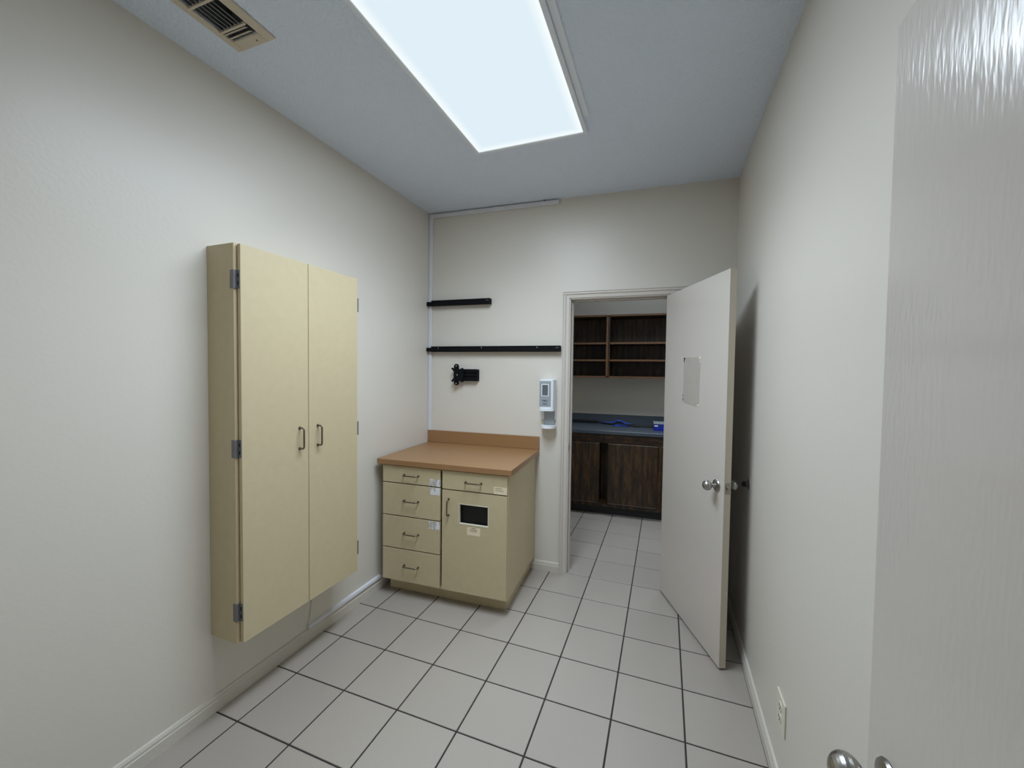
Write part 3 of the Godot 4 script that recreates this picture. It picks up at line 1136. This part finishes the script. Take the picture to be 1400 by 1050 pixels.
func right_wall_things() -> void:
	var t := thing("power_outlet", "ivory duplex power outlet low on the wall beside the entrance door", "outlet", Vector3(XR, 0.30, 0.393))
	var st := mb()
	box(st, Vector3(XR - 0.006, 0.241, 0.343), Vector3(XR, 0.360, 0.443), 0.002)
	part("cover_plate", st, M.ivory, t)
	for y in [0.280, 0.320]:
		st = mb()
		lathe(st, [Vector2(0.017, 0), Vector2(0.0165, 0.002), Vector2(0, 0.002)], Vector3(XR - 0.006, y, 0.393), Vector3(-1, 0, 0), 20)
		var s := part("socket", st, M.ivory, t)
		st = mb()
		for z in [-0.0065, 0.0065]: box(st, Vector3(XR - 0.0088, y - 0.002, 0.393 + z - 0.0012), Vector3(XR - 0.0078, y + 0.008, 0.393 + z + 0.0012))
		box(st, Vector3(XR - 0.0088, y - 0.011, 0.3905), Vector3(XR - 0.0078, y - 0.006, 0.3955))
		part("slots", st, M.slot, s)
	st = mb()
	lathe(st, [Vector2(0.003, 0), Vector2(0.002, 0.0012), Vector2(0, 0.0015)], Vector3(XR - 0.006, 0.30, 0.393), Vector3(-1, 0, 0), 12)
	part("screw", st, M.screw, t)

	t = thing("door_bumper", "round metal door bumper with dark rubber tip on the wall behind the open door", "door stop", Vector3(XR, 0.938, -0.322))
	st = mb()
	lathe(st, [Vector2(0.026, 0), Vector2(0.026, 0.003), Vector2(0.017, 0.010), Vector2(0.014, 0.014), Vector2(0, 0.014)], Vector3(XR, 0.938, -0.322), Vector3(-1, 0, 0), 24)
	part("base", st, M.knob, t)
	st = mb()
	lathe(st, [Vector2(0.013, 0.012), Vector2(0.015, 0.018), Vector2(0.014, 0.028), Vector2(0.010, 0.032), Vector2(0, 0.033)], Vector3(XR, 0.938, -0.322), Vector3(-1, 0, 0), 20)
	part("rubber_tip", st, M.slot, t)


# ---------------------------------------------------------------- dim room behind the far wall
func back_room() -> void:
	var st: SurfaceTool
	var wb := -1.98
	org = Vector3(1.5, 0, wb - 0.06)
	st = mb()
	box(st, Vector3(-0.1, 0, wb - 0.12), Vector3(3.1, H, wb))
	single("wall_back_room_far", st, M.wall, "cream wall of the back room above its counter", "wall", wp(1.5, 0, wb - 0.06), far_turn)
	org = Vector3(0.22, 0, -1.05)
	st = mb()
	box(st, Vector3(0.16, 0, wb), Vector3(0.28, H, -0.12))
	single("wall_back_room_left", st, M.wall, "cream side wall of the back room left of its cabinets", "wall", wp(0.22, 0, -1.05), far_turn)
	org = Vector3(2.86, 0, -1.05)
	st = mb()
	box(st, Vector3(2.80, 0, wb), Vector3(2.92, H, -0.12))
	single("wall_back_room_right", st, M.wall, "cream side wall of the back room right of its cabinets", "wall", wp(2.86, 0, -1.05), far_turn)

	# open upper shelves: two units side by side
	var y0 := 1.447
	var y1 := 2.145
	var fr := -1.655
	for q in [[0.40, 1.303, "open dark wood wall shelf unit beside the doorway casing, left of the divider"], [1.303, 2.30, "open dark wood wall shelf unit behind the open door, right of the divider"]]:
		var a: float = q[0]
		var b: float = q[1]
		var t := wthing("wall_shelf_unit", q[2], "shelf unit", Vector3((a + b) / 2, y0, wb), "open shelf units in the back room")
		for u in [a, b - 0.018]:
			st = mb()
			box(st, Vector3(u + 0.0005, y0, wb + 0.001), Vector3(u + 0.0175, y1, fr - 0.018))
			part("side", st, M.wood, t)
			st = mb()
			box(st, Vector3(u - 0.004 if u == a else u - 0.003, y0 + 0.018, fr - 0.018), Vector3(u + 0.0205 if u == a else u + 0.018, y1 - 0.02, fr), 0.001)
			part("stile", st, M.wood_edge, t, "lighter brown front stile") if u != a or a < 1.0 else st.clear()
		for e in [[y0, y0 + 0.016, "bottom"], [y1 - 0.016, y1, "top"], [1.632, 1.648, "shelf"], [1.822, 1.838, "shelf"]]:
			st = mb()
			box(st, Vector3(a + 0.018, e[0], wb + 0.004), Vector3(b - 0.018, e[1], fr - 0.019))
			var p := part(e[2], st, M.wood_flat, t)
			st = mb()
			box(st, Vector3(a + 0.0205, e[0] - 0.002, fr - 0.019), Vector3(b - 0.0215, e[1] + 0.002, fr - 0.001), 0.001)
			part("front_edge", st, M.wood_edge, p, "lighter brown front edge")
		st = mb()
		box(st, Vector3(a + 0.018, y0 + 0.016, wb + 0.001), Vector3(b - 0.018, y1 - 0.016, wb + 0.004))
		part("back_panel", st, M.wood, t)

	# base cabinets, one unit for each door pair
	var cf := -1.345
	for q in [[0.40, 1.2985, [[0.42, 0.83], [0.86, 1.262]], "dark wood base cabinet in the back room, left of the open slot"], [1.3015, 2.30, [[1.350, 1.845], [1.875, 2.28]], "dark wood base cabinet in the back room, partly behind the open door"]]:
		var a: float = q[0]
		var b: float = q[1]
		var t := wthing("base_cabinet", q[3], "cabinet", Vector3((a + b) / 2, 0, wb), "dark base cabinets in the back room")
		st = mb()
		# the sliding doors leave an open slot between them, into the cabinet
		var s0: float = 1.262 if a < 1.0 else a
		var s1: float = b if a < 1.0 else 1.350
		box(st, Vector3(a, 0.095, wb + 0.001), Vector3(b, 0.862, cf - 0.22))
		box(st, Vector3(a if a < 1.0 else s1, 0.095, cf - 0.22), Vector3(s0 if a < 1.0 else b, 0.862, cf))
		box(st, Vector3(s0, 0.768, cf - 0.22), Vector3(s1, 0.862, cf))
		box(st, Vector3(s0, 0.095, cf - 0.22), Vector3(s1, 0.122, cf))
		part("body", st, M.wood, t)
		st = mb()
		box(st, Vector3(a, 0, wb + 0.001), Vector3(b, 0.095, cf - 0.065))
		part("toe_kick", st, M.kick_grey, t, "dark grey toe kick")
		st = mb()
		box(st, Vector3(a + 0.001, 0.775, cf), Vector3(b - 0.001, 0.858, cf + 0.004), 0.001)
		part("top_rail", st, M.wood_flat, t)
		for e in q[2]:
			st = mb()
			box(st, Vector3(e[0], 0.125, cf), Vector3(e[1], 0.765, cf + 0.016), 0.003)
			var d := part("door", st, M.wood, t)
			st = mb()
			for l in [[e[0] + 0.012, 0.132, e[1] - 0.012, 0.140], [e[0] + 0.006, 0.132, e[0] + 0.012, 0.758], [e[1] - 0.012, 0.132, e[1] - 0.006, 0.758]]:
				box(st, Vector3(l[0], l[1], cf + 0.015), Vector3(l[2], l[3], cf + 0.021), 0.002)
			part("moulding", st, M.wood_flat, d, "thin lighter moulding")

	var t := wthing("countertop", "speckled blue grey countertop on the dark cabinets of the back room", "countertop", Vector3(1.35, 0.863, wb))
	st = mb()
	box(st, Vector3(0.40, 0.863, wb + 0.001), Vector3(2.30, 0.900, cf + 0.028), 0.003)
	part("slab", st, M.stone, t)
	st = mb()
	box(st, Vector3(0.40, 0.9002, wb + 0.001), Vector3(2.30, 1.008, wb + 0.020), 0.002)
	part("backsplash", st, M.stone, t)

	# things left on that counter
	t = wthing("storage_box", "blue cardboard box with white lid on the back room counter", "box", Vector3(1.93, 0.9, -1.62))
	st = mb()
	box(st, Vector3(1.80, 0.9005, -1.71), Vector3(2.06, 0.969, -1.53), 0.002)
	part("body", st, M.box_blue, t)
	st = mb()
	box(st, Vector3(1.797, 0.969, -1.713), Vector3(2.063, 0.980, -1.527), 0.002)
	part("lid", st, M.panel_grey, t)
	st = mb()
	box(st, Vector3(1.805, 0.945, -1.5275), Vector3(1.84, 0.958, -1.526))
	part("sticker", st, M.shelf_white, t)

	t = wthing("power_strip", "black power strip lying along the backsplash in the back room", "power strip", Vector3(1.05, 0.9, -1.92))
	st = mb()
	box(st, Vector3(0.80, 0.9005, -1.945), Vector3(1.17, 0.935, -1.895), 0.006)
	part("housing", st, M.wire, t)
	for k in 5:
		st = mb()
		box(st, Vector3(0.84 + k * 0.06, 0.9345, -1.935), Vector3(0.875 + k * 0.06, 0.936, -1.905), 0.0005)
		part("socket", st, M.black_cap, t)

	var cords := [
		["cable", M.wire, 0.0085, "thick black cable running along the back room counter to the box", [Vector3(1.17, 0.915, -1.92), Vector3(1.28, 0.9095, -1.895), Vector3(1.40, 0.9095, -1.865), Vector3(1.52, 0.9095, -1.835), Vector3(1.62, 0.9095, -1.81), Vector3(1.72, 0.9095, -1.80), Vector3(1.86, 0.9095, -1.80), Vector3(2.0, 0.9095, -1.82)]],
		["cable", M.wire, 0.005, "short black cable curled behind the blue box", [Vector3(1.60, 0.906, -1.72), Vector3(1.66, 0.906, -1.745), Vector3(1.72, 0.906, -1.74), Vector3(1.77, 0.907, -1.748), Vector3(1.84, 0.907, -1.745), Vector3(2.0, 0.907, -1.745)]],
		["cable", M.wire, 0.0095, "black cable lying flat in front of the thick black cable on the back room counter", [Vector3(1.24, 0.9105, -1.86), Vector3(1.36, 0.9105, -1.822), Vector3(1.50, 0.9105, -1.787), Vector3(1.60, 0.9105, -1.762), Vector3(1.68, 0.9105, -1.766)]],
		["cable", M.blue, 0.008, "bright blue cable lying against the backsplash in the back room", [Vector3(1.19, 0.912, -1.945), Vector3(1.27, 0.91, -1.94), Vector3(1.36, 0.917, -1.945), Vector3(1.40, 0.935, -1.95), Vector3(1.45, 0.935, -1.95), Vector3(1.49, 0.912, -1.945), Vector3(1.56, 0.910, -1.94)]],
		["cable", M.blue, 0.006, "short blue cable curled near the counter edge in the back room", [Vector3(1.40, 0.907, -1.70), Vector3(1.38, 0.907, -1.75), Vector3(1.44, 0.907, -1.77), Vector3(1.50, 0.907, -1.74), Vector3(1.53, 0.907, -1.71)]],
	]
	for c in cords:
		org = c[4][0]
		st = mb()
		tube(st, curve(c[4], 6), c[2], 8)
		single("cable", st, c[1], c[3], "cable", wp(org.x, org.y, org.z), far_turn, "")

	t = wthing("power_outlet", "ivory power outlet above the back room backsplash", "outlet", Vector3(0.911, 1.18, wb))
	st = mb()
	box(st, Vector3(0.876, 1.12, wb), Vector3(0.948, 1.237, wb + 0.006), 0.002)
	part("cover_plate", st, M.ivory, t)
	for y in [1.158, 1.198]:
		st = mb()
		lathe(st, [Vector2(0.017, 0), Vector2(0.0165, 0.002), Vector2(0, 0.002)], Vector3(0.912, y, wb + 0.006), Vector3(0, 0, 1), 20)
		var s := part("socket", st, M.ivory, t)
		st = mb()
		for z in [-0.0065, 0.0065]: box(st, Vector3(0.912 + z - 0.0012, y - 0.002, wb + 0.0078), Vector3(0.912 + z + 0.0012, y + 0.008, wb + 0.0088))
		part("slots", st, M.slot, s)
